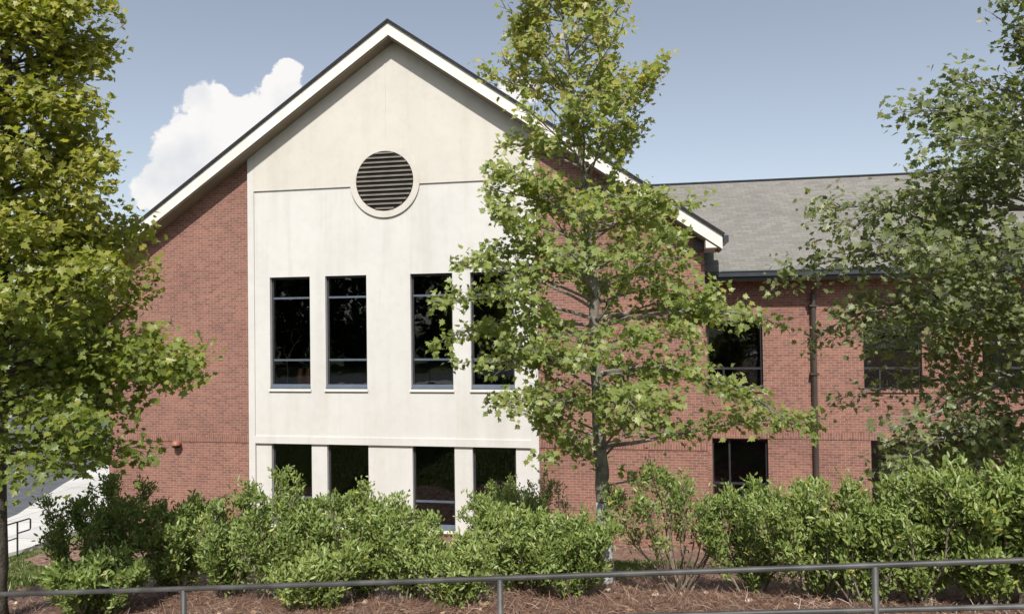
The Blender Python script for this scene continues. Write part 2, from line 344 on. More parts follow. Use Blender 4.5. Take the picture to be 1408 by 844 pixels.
# ------------------------------------------------------------------ school building
YF = 20.0                                      # front face of the gable's brick
XL, XR = -16.33, 1.63
AX, AZ = -6.95, 8.53                           # apex of the roof
def roof_z(x): return AZ-(.684*(AX-x) if x < AX else .702*(x-AX))
bld = empty('school_building', (-7.2, 20.0, LOW))
tag(bld, 'two storey red brick school building with pale stucco gable and round louvre vent', 'building')
S0, S1 = -11.56, -2.88
FAS = .42
def wz(x): return roof_z(x)-FAS-.06            # where walls meet the roof underside
BOT = -6.7
def wall_holes(name, m, xs, zs, holes, yf, depth, parent, back=True):
    """front face split round rectangular openings, with reveals going back"""
    mb = MB(); xs = sorted(set(xs+[h[0] for h in holes]+[h[1] for h in holes])); zs = sorted(set(zs+[h[2] for h in holes]+[h[3] for h in holes]))
    for a, b in zip(xs[:-1], xs[1:]):
        for c, d in zip(zs[:-1], zs[1:]):
            mx, mz = (a+b)/2, (c+d)/2
            if any(h[0] < mx < h[1] and h[2] < mz < h[3] for h in holes): continue
            mb.face([(a, yf, c), (b, yf, c), (b, yf, d), (a, yf, d)])
    for x0, x1, z0, z1 in holes:
        yb = yf+depth
        mb.face([(x0, yf, z0), (x0, yf, z1), (x0, yb, z1), (x0, yb, z0)]); mb.face([(x1, yf, z0), (x1, yb, z0), (x1, yb, z1), (x1, yf, z1)])
        mb.face([(x0, yf, z1), (x1, yf, z1), (x1, yb, z1), (x0, yb, z1)]); mb.face([(x0, yf, z0), (x0, yb, z0), (x1, yb, z0), (x1, yf, z0)])
    X0, X1, Z0, Z1 = xs[0], xs[-1], zs[0], zs[-1]; yb = yf+depth
    mb.face([(X0, yf, Z0), (X0, yf, Z1), (X0, yb, Z1), (X0, yb, Z0)]); mb.face([(X1, yf, Z0), (X1, yb, Z0), (X1, yb, Z1), (X1, yf, Z1)])
    mb.face([(X0, yf, Z1), (X1, yf, Z1), (X1, yb, Z1), (X0, yb, Z1)]); mb.face([(X0, yf, Z0), (X0, yb, Z0), (X1, yb, Z0), (X1, yf, Z0)])
    return mb.build(name, m, parent)
# brick flanks of the gable
mb = MB(); mb.prism([(XL, BOT), (S0, BOT), (S0, wz(S0)), (XL, wz(XL))], YF, YF+.3); mb.build('brick_wall', 'brick', bld)
mb = MB(); mb.prism([(S1, BOT), (XR, BOT), (XR, wz(XR)), (S1, wz(S1))], YF, YF+.3); mb.build('brick_wall', 'brick', bld)
mb = MB()
mb.box(XL, XL+.3, YF+.3, 46, BOT, wz(XL)); mb.build('brick_wall', 'brick', bld)
mb = MB(); mb.box(XR-.3, XR, YF+.3, 46, BOT, wz(XR)); mb.build('brick_wall', 'brick', bld)
mb = MB(); mb.prism([(XL, BOT), (XR, BOT), (XR, wz(XR)), (AX, wz(AX)), (XL, wz(XL))], 46, 46.3); mb.build('brick_wall', 'brick', bld)
# brick plinth under the stucco
mb = MB(); mb.box(S0, S1, YF-.03, YF+.3, BOT, -6.02); mb.build('plinth', 'brick', bld)
for a, b in ((XL-.01, S0), (S1, XR+.01)):
    mb = MB(); mb.box(a, b, YF-.022, YF+.05, -3.52, -3.31); mb.build('soldier_course', 'soldier', bld)
# stucco centre: lower piers, middle field (40 mm proud), upper gable field (80 mm proud), corner strips
W = [(-10.88, -9.61), (-9.13, -7.86), (-6.54, -5.30), (-4.78, -3.54)]
ST = .20                                       # corner strip width
UP_T, UP_B, LO_T, LO_B = 1.37, -1.93, -3.52, -5.90
GR = 3.94
wall_holes('stucco_wall', 'stucco', [S0+ST, S1-ST], [-6.02, -3.52], [(a, b, LO_B, LO_T-.001) for a, b in W], YF-.03, .33, bld)
wall_holes('stucco_wall', 'stucco', [S0+ST, S1-ST], [-3.31, GR], [(a, b, UP_B, UP_T) for a, b in W], YF-.07, .37, bld)
mb = MB(); mb.box(S0+ST, S1-ST, YF-.105, YF+.2, -3.52, -3.31); mb.build('stucco_band', 'stucco', bld)
xa, xb = S0+ST, S1-ST
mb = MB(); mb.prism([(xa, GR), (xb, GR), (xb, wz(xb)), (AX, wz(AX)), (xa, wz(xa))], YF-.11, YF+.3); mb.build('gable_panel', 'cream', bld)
mb = MB(); mb.prism([(S0, -6.02), (xa, -6.02), (xa, wz(xa)), (S0, wz(S0))], YF-.107, YF+.3); mb.build('corner_strip', 'stucco', bld)
mb = MB(); mb.prism([(xb, -6.02), (S1, -6.02), (S1, wz(S1)), (xb, wz(xb))], YF-.107, YF+.3); mb.build('corner_strip', 'stucco', bld)
# expansion joint from the apex down to the vent
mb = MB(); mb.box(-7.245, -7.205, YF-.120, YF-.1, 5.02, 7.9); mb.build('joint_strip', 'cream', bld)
# vent: ring flush with the gable field, flat disc with the opening's shade painted black, sloping slats
VX, VZ, VR, VO = -7.26, 4.06, .865, 1.05
mb = MB(); n = 64
for i in range(n):
    a, b = 2*math.pi*i/n, 2*math.pi*(i+1)/n
    def P(r, w, y): return (VX+r*math.cos(w), y, VZ+r*math.sin(w))
    y0, y1 = YF-.125, YF-.06
    mb.face([P(VR, a, y0), P(VO, a, y0), P(VO, b, y0), P(VR, b, y0)]); mb.face([P(VO, a, y0), P(VO, a, y1), P(VO, b, y1), P(VO, b, y0)])
    mb.face([P(VR, b, y0), P(VR, b, y1+.05), P(VR, a, y1+.05), P(VR, a, y0)])
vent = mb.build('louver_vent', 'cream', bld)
mb = MB(); mb.face([(VX+(VR+.01)*math.cos(2*math.pi*i/n), YF-.1135, VZ+(VR+.01)*math.sin(2*math.pi*i/n)) for i in range(n)]); mb.build('vent_back', 'black', vent)
mb = MB(); ns = 13; p = 2*VR/ns
for i in range(ns):
    zc = VZ-VR+p*(i+.5); h = math.sqrt(max(VR**2-(abs(zc-VZ)+.02)**2, .01))-.005
    mb.box(VX-h, VX+h, YF-.150, YF-.115, zc-.016, zc+.016)
    mb.face([(VX-h, YF-.150, zc+.0165), (VX+h, YF-.150, zc+.0165), (VX+h, YF-.115, zc+.035), (VX-h, YF-.115, zc+.035)])
mb.build('slats', 'louver', vent)

def window(x0, x1, z0, z1, yf, hbars, vbars, parent, fm='frame', sillm='stucco', sill=True, ft=.06):
    """frame mesh with glazing bars; pane and sill below it"""
    mb = MB(); y0, y1 = yf, yf+.06
    mb.box(x0+.002, x0+ft, y0, y1, z0, z1-.002); mb.box(x1-ft, x1-.002, y0, y1, z0, z1-.002)
    mb.box(x0+ft, x1-ft, y0, y1, z1-ft, z1-.002); mb.box(x0+ft, x1-ft, y0, y1, z0, z0+ft)
    for (vx, va, vb) in vbars: mb.box(vx-.025, vx+.025, y0+.003, y1-.003, va, vb)
    w = mb.build('window', 'darkframe', parent)
    for hz in hbars:
        mb = MB(); mb.box(x0+ft-.01, x1-ft+.01, y0-.012, y1-.004, hz-.028, hz+.028); mb.build('transom', fm, w)
    mb = MB(); mb.face([(x0+.03, y0+.03, z0+.03), (x1-.03, y0+.03, z0+.03), (x1-.03, y0+.03, z1-.03), (x0+.03, y0+.03, z1-.03)]); mb.build('pane', 'glass', w)
    if sill: 
        mb = MB(); mb.face([(x0+.004, yf-.01, z0+.14), (x0+.004, yf-.16, z0+.055), (x1-.004, yf-.16, z0+.055), (x1-.004, yf-.01, z0+.14)])
        mb.face([(x0+.004, yf-.16, z0+.055), (x0+.004, yf-.16, z0+.01), (x1-.004, yf-.16, z0+.01), (x1-.004, yf-.16, z0+.055)])
        mb.build('metal_apron', 'frame', w)
        mb = MB(); mb.box(x0-.03, x1+.03, YF-.125, yf-.155, z0-.055, z0+.012); mb.build('sill', sillm, w)
    return w
for i, (a, b) in enumerate(W):
    window(a, b, UP_B, UP_T, YF+.06, [.75, -1.08], [], bld, sillm='trim')
    window(a, b, LO_B, LO_T-.003, YF+.09, [-5.12], [], bld, sillm='trim')
# rooms behind the gable windows
mb = MB()
rx0, rx1, ry0, ry1 = XL+.32, XR-.32, YF+.32, 27.0
for zf, zc in ((LOW, -2.75), (-2.45, 1.9)):
    mb.face([(rx0, ry0, zf), (rx1, ry0, zf), (rx1, ry1, zf), (rx0, ry1, zf)]); mb.face([(rx0, ry0, zc), (rx0, ry1, zc), (rx1, ry1, zc), (rx1, ry0, zc)])
    mb.face([(rx0, ry1, zf), (rx1, ry1, zf), (rx1, ry1, zc), (rx0, ry1, zc)])
    for x in (rx0, -7.2, rx1): mb.face([(x, ry0, zf), (x, ry1, zf), (x, ry1, zc), (x, ry0, zc)])
mb.build('interior', 'room', bld)
mb = MB(); mb.box(S0+.2, S1-.2, YF+.31, YF+.75, -2.1, -2.02); mb.build('inner_ledge', 'room', bld)

# main roof: two slabs of shingle with white rake boards and soffits
YO = YF-.57                                    # outer face of the rake
XEL, XER = -16.95, 2.08
mb = MB(); th = .075
mb.prism([(XEL, roof_z(XEL)-th), (AX, AZ-th), (XER, roof_z(XER)-th), (XER+.02, roof_z(XER)-.02), (AX, AZ), (XEL-.02, roof_z(XEL)-.02)], YO-.03, 46.8)
roof = mb.build('roof', 'shingle', bld)
mb = MB()
mb.prism([(XEL, roof_z(XEL)-th-.002), (AX, AZ-th-.002), (XER, roof_z(XER)-th-.002), (XER+.03, roof_z(XER)-.01), (AX, AZ+.01), (XEL-.03, roof_z(XEL)-.01)], YO-.05, YO-.034); mb.build('shingle_edge', 'shingle_edge', roof)
mb = MB()
for s, xe in ((-1, XEL+.03), (1, XER-.03)):
    pts = [(xe, roof_z(xe)-th-.003-FAS+.06), (AX, AZ-th-.003-FAS+.06), (AX, AZ-th-.003), (xe, roof_z(xe)-th-.003)]
    mb.prism(pts if s < 0 else pts[::-1], YO, YO+.035)
mb.build('rake_board', 'trim', roof)
mb = MB()
for s, xe in ((-1, XEL+.05), (1, XER-.05)):
    pts = [(xe, roof_z(xe)-FAS-.06), (AX, AZ-FAS-.06), (AX, AZ-FAS-.02), (xe, roof_z(xe)-FAS-.02)]
    mb.prism(pts if s < 0 else pts[::-1], YO+.038, YF+.28)
mb.build('soffit', 'soffit', roof)
for x0, x1, xg0, xg1 in ((XL-.62, XL, XEL-.12, XEL-.02), (XR, XER-.04, XER-.01, XER+.12)):
    mb = MB(); zz = min(roof_z(x0), roof_z(x1)); mb.box(min(x0, x1), max(x0, x1), YO+.04, 21.0 if x0 > 0 else 46, zz-.40, zz-.14); mb.build('eave_box', 'trim', roof)
    zz = roof_z((xg0+xg1)/2); mb = MB(); mb.box(xg0, xg1, YO-.04, 21.1 if x0 > 0 else 46.5, zz-.20, zz-.03); mb.build('gutter', 'gutter', roof)
mb = MB(); mb.box(XR-.26, XR+.022, YF-.06, YF-.003, wz(XR)-.22, wz(XR)+.16); mb.build('frieze_block', 'downspout', bld)  # dark brown holds the eave's shade on the frieze

# wing on the right, set back
YW = 21.62; WE = 15.0
WU = [(1.80, 3.33), (6.00, 7.5), (9.0, 10.5), (12.0, 13.5)]; WL = [(1.89, 3.42), (6.14, 9.10), (11.5, 13.5)]
holes = [(a, b, -2.05, -.08) for a, b in WU]+[(a, b, -5.62, -3.46) for a, b in WL]
wall_holes('brick_wall', 'brick', [XR, WE], [BOT, 1.02], holes, YW, .3, bld)
xs = [XR+.01]+[v for w in WL for v in w]+[WE]
mb = MB(); mb.box(XR+.01, WE, YW-.02, YW+.05, -3.44, -3.24); mb.build('soldier_course', 'soldier', bld)
for a, b in WU:
    w = window(a, b, -2.05, -.08, YW+.13, [-1.46], [(lerp(a, b, .3), -2.0, -1.46)], bld, fm='darkframe', sill=False, ft=.05)
    mb = MB(); mb.box(a-.05, b+.05, YW-.045, YW+.12, -2.12, -2.045); mb.build('sill', 'soldier', w)
for a, b in WL:
    w = window(a, b, -5.62, -3.463, YW+.13, [-4.75], [(lerp(a, b, .32), -4.75, -3.5), (lerp(a, b, .55), -5.6, -4.75)], bld, fm='darkframe', sill=False, ft=.05)
    mb = MB(); mb.box(a-.05, b+.05, YW-.045, YW+.12, -5.69, -5.615); mb.build('sill', 'soldier', w)
mb = MB(); rx0, rx1, ry0, ry1 = XR+.05, WE-.1, YW+.31, 27
for zf, zc in ((LOW, -2.75), (-2.45, .9)):
    mb.face([(rx0, ry0, zf), (rx1, ry0, zf), (rx1, ry1, zf), (rx0, ry1, zf)]); mb.face([(rx0, ry0, zc), (rx0, ry1, zc), (rx1, ry1, zc), (rx1, ry0, zc)])
    mb.face([(rx0, ry1, zf), (rx1, ry1, zf), (rx1, ry1, zc), (rx0, ry1, zc)])
    for x in (rx0, 5.2, rx1): mb.face([(x, ry0, zf), (x, ry1, zf), (x, ry1, zc), (x, ry0, zc)])
mb.build('interior', 'room', bld)
mb = MB(); mb.box(WE-.3, WE, YW+.3, 31, BOT, 1.02); mb.build('brick_wall', 'brick', bld)
YE, ZE, YR, ZR = 20.98, 1.30, 26.1, 4.68
mb = MB(); WX0, WX1 = -3.0, WE+.5; pr = [(YE, ZE), (YR, ZR), (YR+5.1, ZE), (YR+5.1, ZE-.1), (YR, ZR-.1), (YE, ZE-.1)]
# keep the part in front of the gable's side inside its eave line
for x0, x1, pp in ((XR+.01, WX1, pr), (WX0, XR+.01, [(22.6, 2.37), (YR, ZR), (YR+2, ZR-1.3), (YR, ZR-.1), (22.6, 2.27)])):
    b = len(mb.v); n = len(pp); mb.v += [(x0, y, z) for y, z in pp]+[(x1, y, z) for y, z in pp]
    mb.f.append(tuple(range(b, b+n))); mb.f.append(tuple(range(b+2*n-1, b+n-1, -1)))
    for i in range(n): j = (i+1) % n; mb.f.append((b+j, b+i, b+n+i, b+n+j))
wroof = mb.build('roof', 'shingle', bld)
mb = MB(); mb.tube([(-1.5, YR, ZR+.015), (WX1, YR, ZR+.015)], .05, 8); mb.build('ridge_cap', 'shingle_edge', wroof)
mb = MB(); mb.box(XR+.04, WX1, YE-.12, YE-.003, 1.13, 1.27); mb.box(XR+.04, WX1, YE-.14, YE-.11, 1.255, 1.285); mb.build('gutter', 'gutter', bld)
mb = MB(); mb.box(XR+.04, WX1, YE, YE+.03, 1.03, 1.19); mb.build('fascia', 'gutter', bld)
mb = MB(); mb.box(XR+.01, WX1, YE+.033, YW+.28, 1.022, 1.06); mb.build('soffit', 'soffit', bld)
mb = MB()
mb.tube([(4.68, YE-.05, 1.13), (4.68, YE-.03, 1.0), (4.68, YE+.2, .85), (4.68, YW-.11, .62), (4.68, YW-.11, -5.95), (4.68, YW-.35, -6.0)], .07, 10)
ds = mb.build('downspout', 'downspout', bld)
mb = MB()
for z in (.3, -1.6, -3.1, -4.9):
    mb = MB(); mb.box(4.57, 4.79, YW-.205, YW-.01, z-.025, z+.025); mb.build('strap', 'downspout', ds)
# domed wall light on the left brick flank
mb = MB(); cz = -3.60; cxl = -13.92
mb.tube([(cxl, YF-.001, cz+.02), (cxl, YF-.05, cz+.02)], .085, 16)
wl = mb.build('wall_light', 'lamp', bld)
mb = MB(); mb.lathe([(.02, .13), (.08, .115), (.125, .06), (.14, 0), (.135, -.02)], (cxl, YF-.16, cz), 20); mb.build('lamp_dome', 'lamp', wl, True)
mb = MB(); mb.lathe([(.12, -.025), (.10, -.07), (.05, -.10), (.01, -.11)], (cxl, YF-.16, cz), 20); mb.build('dome_shading', 'black', wl, True)  # black piece painting the shading beneath the dome

# ------------------------------------------------------------------ things seen in the first tall window
LZ = -2.02
def vase(x, y, h, r, label):
    mb = MB(); mb.lathe([(r*.55, 0), (r*.8, .05*h), (r, .45*h), (r*.98, .7*h), (r*.6, .9*h), (r*.5, .95*h), (r*.62, h)], (x, y, LZ), 20)
    return tag(mb.build('vase', 'orange', None, True, (x, y, LZ)), label, 'vase')
vase(-9.86, YF+.36, .68, .13, 'bright orange vase at the right end of the first tall upper window')
vase(-10.22, YF+.55, .66, .12, 'dim orange vase left of the brighter one behind the first tall upper window')
pl = empty('potted_branch', (-10.6, YF+.42, LZ)); tag(pl, 'bare pale branch in a small pot standing inside the first tall upper window', 'plant')
mb = MB(); mb.lathe([(.07, 0), (.10, .13), (.105, .16)], (-10.6, YF+.42, LZ), 16); mb.build('pot', 'pot', pl, True)
mb = MB(); B0 = Vector((-10.6, YF+.42, LZ+.1))
mb.tube([B0, B0+Vector((.02, 0, .5)), B0+Vector((.0, 0, .85)), B0+Vector((.22, .02, 1.25)), B0+Vector((.5, .02, 1.6))], [.022, .02, .018, .014, .008], 6)
mb.tube([B0+Vector((0, 0, .85)), B0+Vector((-.1, 0, 1.05)), B0+Vector((-.06, 0, 1.3))], [.014, .01, .006], 6)
mb.tube([B0+Vector((.22, .02, 1.25)), B0+Vector((.14, .0, 1.45)), B0+Vector((.2, 0, 1.75))], [.012, .009, .005], 6)
mb.tube([B0+Vector((.3, .02, 1.35)), B0+Vector((.5, 0, 1.42))], [.01, .005], 6)
mb.build('branch', 'twig', pl)

# ------------------------------------------------------------------ foliage machinery
def leaf_template(kind):
    if kind == 'maple':
        half = [(.0, 0), (.26, -.08), (.24, .12), (.56, .26), (.33, .40), (.37, .62), (.17, .58), (.0, 1.0)]
        out = half+[(-x, y) for x, y in half[-2:0:-1]]
        v = [(0, .3, -.06)]+[(x, y, .10*abs(x)-.12*y*y) for x, y in out]
        n = len(out); f = [(0, 1+i, 1+(i+1) % n) for i in range(n)]
    elif kind == 'oval':
        v = [(0, 0, 0), (.17, .35, .05), (.15, .7, .03), (0, 1, -.06), (-.15, .7, .03), (-.17, .35, .05)]; f = [(0, 1, 2, 3), (0, 3, 4, 5)]
    elif kind == 'needle':
        v = [(-.022, 0, 0), (.022, 0, 0), (.05, .5, .06), (.09, .5, .06), (.0, 1, 0), (.02, 1, 0)]; f = [(0, 1, 3, 2), (2, 3, 5, 4)]
    else:
        v = [(-.25, 0, 0), (.25, .1, .05), (.45, .6, 0), (.1, 1, -.1), (-.4, .6, .05)]; f = [(0, 1, 2, 3, 4)]
    return np.array(v, float), f
def nrm(a): return a/np.maximum(np.linalg.norm(a, axis=1, keepdims=True), 1e-9)
def leaves(name, m, P, axis_, normal, size, tint, kind, parent):
    T, F_ = leaf_template(kind); k = len(T); n = len(P)
    A = nrm(axis_); X = nrm(np.cross(A, normal)); Nn = np.cross(X, A)
    v = P[:, None, :]+size[:, None, None]*(T[None, :, 0:1]*X[:, None, :]+T[None, :, 1:2]*A[:, None, :]+T[None, :, 2:3]*Nn[:, None, :])
    v = v.reshape(-1, 3)-np.array(wloc(parent))
    lens = np.array([len(f) for f in F_]); flat = np.concatenate([np.array(f) for f in F_])
    me = bpy.data.meshes.new(name); nl = len(flat)*n; nf = len(F_)*n
    me.vertices.add(len(v)); me.vertices.foreach_set('co', v.ravel())
    me.loops.add(nl); me.loops.foreach_set('vertex_index', (np.arange(n)[:, None]*k+flat[None, :]).ravel().astype(np.int32))
    starts = np.concatenate([[0], np.cumsum(np.tile(lens, n))[:-1]])
    me.polygons.add(nf); me.polygons.foreach_set('loop_start', starts.astype(np.int32))
    me.update(calc_edges=True); me.validate()
    a = me.attributes.new('tint', 'FLOAT', 'POINT'); a.data.foreach_set('value', np.repeat(tint, k).astype(np.float32))
    me.materials.append(M[m]); o = bpy.data.objects.new(name, me); col.objects.link(o)
    if parent: o.parent = parent
    return o
def rot_about(v, ax, ang): return Matrix.Rotation(ang, 3, ax) @ v
def make_tree(name, label, cat, trunk, rads, z0, radius_fn, n_limbs, n_leaves, leaf_size, leaf_m, bark_m, rnd, extra=(), tint_fn=None, up=28, group=None, pale_foot=0, droop=.5, clump=.07, tuft=9, skip=None):
    base = Vector(trunk[0]); root = empty(name, base); tag(root, label, cat, group)
    tp = [Vector(p) for p in trunk]; mb = MB(); m2 = []
    # smooth the trunk line
    fine = []; fr = []
    for i in range(len(tp)-1):
        for j in range(6):
            t = j/6; w = Vector((rnd.gauss(0, .006), rnd.gauss(0, .006), 0)); fine.append(tp[i].lerp(tp[i+1], t)+w); fr.append(lerp(rads[i], rads[i+1], t))
    fine.append(tp[-1]); fr.append(rads[-1])
    fine[0] = fine[0]-Vector((0, 0, .25)); fr[0] *= 1.35
    mb.tube(fine, fr, 12); tr = mb.build('trunk', bark_m, root, True)
    if pale_foot:
        k = [i for i, p_ in enumerate(fine) if p_.z < base.z+pale_foot]
        mp = MB(); mp.tube([fine[i] for i in k], [fr[i]+.006 for i in k], 12); mp.build('pale_foot', 'palebark', root, True)
    zt = tp[-1].z
    def trunk_at(z):
        for a, b, ra, rb in zip(fine[:-1], fine[1:], fr[:-1], fr[1:]):
            if a.z <= z <= b.z: t = (z-a.z)/max(b.z-a.z, 1e-6); return a.lerp(b, t), lerp(ra, rb, t)
        return fine[-1].copy(), fr[-1]
    lb = MB(); nodes = []                     # nodes: (pos, dir, weight)
    specs = []
    for i in range(n_limbs):
        t = (i+.5)/n_limbs; z = lerp(z0, zt-.05, t**.95)+rnd.uniform(-.1, .1)
        specs.append((z, i*2.39996+rnd.uniform(-.5, .5), None, up+rnd.uniform(-14, 26)+26*t*t))
    specs += list(extra)
    for (z, az, L, el) in specs:
        p, r0 = trunk_at(z)
        if L is None: L = radius_fn(z, az)*rnd.uniform(.72, 1.08)
        if L < .15: continue
        d = Vector((math.cos(az)*math.cos(R(el)), math.sin(az)*math.cos(R(el)), math.sin(R(el))))
        steps = max(5, int(L/.16)); st = L/steps/max(.75, math.cos(R(el))); pts = [p.copy()]; dirs = [d.copy()]
        for s in range(steps):
            d = (d+Vector((rnd.gauss(0, .07), rnd.gauss(0, .07), rnd.gauss(0, .05)-.045*droop*(1+s/steps)))).normalized()
            pts.append(pts[-1]+d*st); dirs.append(d.copy())
        r0 = min(r0*.45, .009+.009*L); lb.tube(pts, [lerp(r0, .004, s/steps) for s in range(steps+1)], 6)
        side = 1
        for s in range(1, steps+1):
            f = s/steps
            if f < .22: continue
            for rep in range(2 if f > .3 else 1):
                side = -side; ln = (.20+.42*L*(1-f)**.8*.55)*rnd.uniform(.6, 1.25)
                sd = rot_about(dirs[s], Vector((0, 0, 1)), side*rnd.uniform(.5, 1.1)); sd = (sd+Vector((rnd.gauss(0, .12), rnd.gauss(0, .12), rnd.gauss(0.02, .16)))).normalized()
                a = pts[s]; ks = max(2, int(ln/.10)); pp = [a.copy()]
                for q_ in range(ks):
                    sd = (sd+Vector((rnd.gauss(0, .1), rnd.gauss(0, .1), rnd.gauss(-.02, .08)))).normalized(); pp.append(pp[-1]+sd*(ln/ks)); nodes.append((pp[-1], sd.copy()))
                lb.tube(pp, [lerp(.007, .0025, w/ks) for w in range(ks+1)], 4, False)
                if ln > .3:
                    for q_ in range(2):
                        td = rot_about(sd, Vector((0, 0, 1)), rnd.choice((-1, 1))*rnd.uniform(.5, 1.0)); b = pp[rnd.randrange(1, len(pp))]
                        e = b+td*rnd.uniform(.1, .22)+Vector((0, 0, rnd.uniform(-.03, .06))); lb.tube([b, e], [.0035, .002], 4, False); nodes.append((e, td))
        nodes.append((pts[-1], dirs[-1]))
    lb.build('limbs', bark_m, root)
    if skip: nodes = [nd for nd in nodes if not skip(nd[0])]
    # tufts: leaves gather round a share of the nodes
    npos = np.array([tuple(p) for p, _ in nodes]); ndir = np.array([tuple(d) for _, d in nodes])
    rs = np.random.default_rng(rnd.randrange(10**6))
    w = rs.gamma(.8, 1.0, len(npos))*(1+1.3*np.clip((npos[:, 2]-z0)/(zt-z0), 0, 1)); idx = rs.choice(len(npos), n_leaves, p=w/w.sum())
    P = npos[idx]+rs.normal(0, clump, (n_leaves, 3))*np.array([1, 1, 1.25])
    ax = ndir[idx]*.6+rs.normal(0, .55, (n_leaves, 3)); ax[:, 2] -= .35*droop+.1
    nm = rs.normal(0, .40, (n_leaves, 3))+np.array([.12, -.62, .70])
    size = leaf_size*rs.uniform(.5, 1.25, n_leaves)
    tint = tint_fn(P, rs) if tint_fn else rs.beta(2, 2.4, n_leaves)
    leaves('crown', leaf_m, P, ax, nm, size, np.clip(tint, 0, 1), 'maple', root)
    return root
def prof(pairs):
    zs = [a for a, _ in pairs]; rs = [b for _, b in pairs]
    return lambda z, az: float(np.interp(z, zs, rs))

# middle maple in front of the gable
TY = 10.0; b0 = at(834, 815, TY); b0[2] = float(gz(b0[0], TY))
t_pts = [b0, at(829, 690, TY), at(822, 560, TY), at(816, 400, TY), at(803, 250, TY), at(782, 90, TY), at(764, -60, TY)]
tint_mid = lambda P, rs: rs.beta(2.2, 2.4, len(P))*.8+.12+.30*np.clip((P[:, 2]-.6)/3.0, 0, 1)  # higher leaves lighter and yellower: exposure shift put into the leaf tint
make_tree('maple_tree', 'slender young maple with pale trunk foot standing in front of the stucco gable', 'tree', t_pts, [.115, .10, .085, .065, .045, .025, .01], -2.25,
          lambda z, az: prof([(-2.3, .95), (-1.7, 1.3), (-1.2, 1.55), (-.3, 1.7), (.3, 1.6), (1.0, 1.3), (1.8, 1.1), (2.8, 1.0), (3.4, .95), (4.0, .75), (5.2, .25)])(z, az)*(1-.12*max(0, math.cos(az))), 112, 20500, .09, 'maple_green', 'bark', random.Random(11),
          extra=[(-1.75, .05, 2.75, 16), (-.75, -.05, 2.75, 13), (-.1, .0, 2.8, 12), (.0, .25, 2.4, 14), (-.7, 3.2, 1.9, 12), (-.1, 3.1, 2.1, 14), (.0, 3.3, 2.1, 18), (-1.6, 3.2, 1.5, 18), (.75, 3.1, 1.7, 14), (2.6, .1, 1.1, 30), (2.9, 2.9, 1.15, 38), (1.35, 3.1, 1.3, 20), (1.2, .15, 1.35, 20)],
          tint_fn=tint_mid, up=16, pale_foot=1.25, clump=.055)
# big maple at the left edge
LY = 7.5; l0 = at(-6, 850, LY); l0[2] = float(gz(l0[0], LY))
lt = [l0, at(-6, 700, LY), at(-2, 500, LY), at(2, 300, LY), at(8, 100, LY), at(12, -60, LY), at(14, -260, LY)]
tint_left = lambda P, rs: rs.beta(2.2, 2.6, len(P))*.62+.08+.40*np.clip((P[:, 2]+1.2)/2.6, 0, 1)  # tint climbs with height to carry the yellower exposure of the upper crown
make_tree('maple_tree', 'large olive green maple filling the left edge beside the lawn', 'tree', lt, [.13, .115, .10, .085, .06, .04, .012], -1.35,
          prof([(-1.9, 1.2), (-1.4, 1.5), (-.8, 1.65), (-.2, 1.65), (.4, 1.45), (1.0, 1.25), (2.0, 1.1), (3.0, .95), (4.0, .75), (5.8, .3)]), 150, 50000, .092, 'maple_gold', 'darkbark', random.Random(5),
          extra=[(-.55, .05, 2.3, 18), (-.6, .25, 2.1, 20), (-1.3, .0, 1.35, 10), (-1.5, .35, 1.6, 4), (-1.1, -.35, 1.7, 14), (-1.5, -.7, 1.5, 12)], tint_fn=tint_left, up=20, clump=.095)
# dull green maple at the right edge
RY = 9.6; KR = RY/8.3; r0 = at(1496, 850, RY); r0[2] = float(gz(r0[0], RY))
rt = [r0, at(1496, 700, RY), at(1488, 500, RY), at(1486, 300, RY), at(1482, 100, RY), at(1480, -60, RY), at(1476, -200, RY)]
make_tree('maple_tree', 'dull green maple leaning in from the right edge before the brick wing', 'tree', rt, [.14, .125, .11, .09, .065, .045, .012], -1.3,
          lambda z, az: KR*prof([(-1.6, 1.5), (-1.2, 2.0), (-.5, 2.3), (.1, 2.35), (.6, 2.15), (1.1, 1.7), (1.7, 1.1), (2.4, .65), (3.2, .4), (4.8, .15)])(z/KR, az), 100, 31000, .086, 'maple_dark', 'bark', random.Random(21),
          extra=[(z*KR, a, L*KR, e) for z, a, L, e in ((.35, 3.1, 2.75, 16), (-.75, 3.0, 2.2, 14), (-1.2, 3.1, 2.1, 4), (-.9, 3.2, 2.3, -4), (-.5, 3.5, 2.3, 0), (-1.2, 3.6, 1.8, -6), (-1.2, 2.6, 2.0, -8), (-1.1, 4.0, 2.0, -8), (.9, 3.2, 2.2, 22), (-.2, 3.3, 2.2, 12), (1.6, 3.2, 1.6, 26))], up=16, clump=.10)

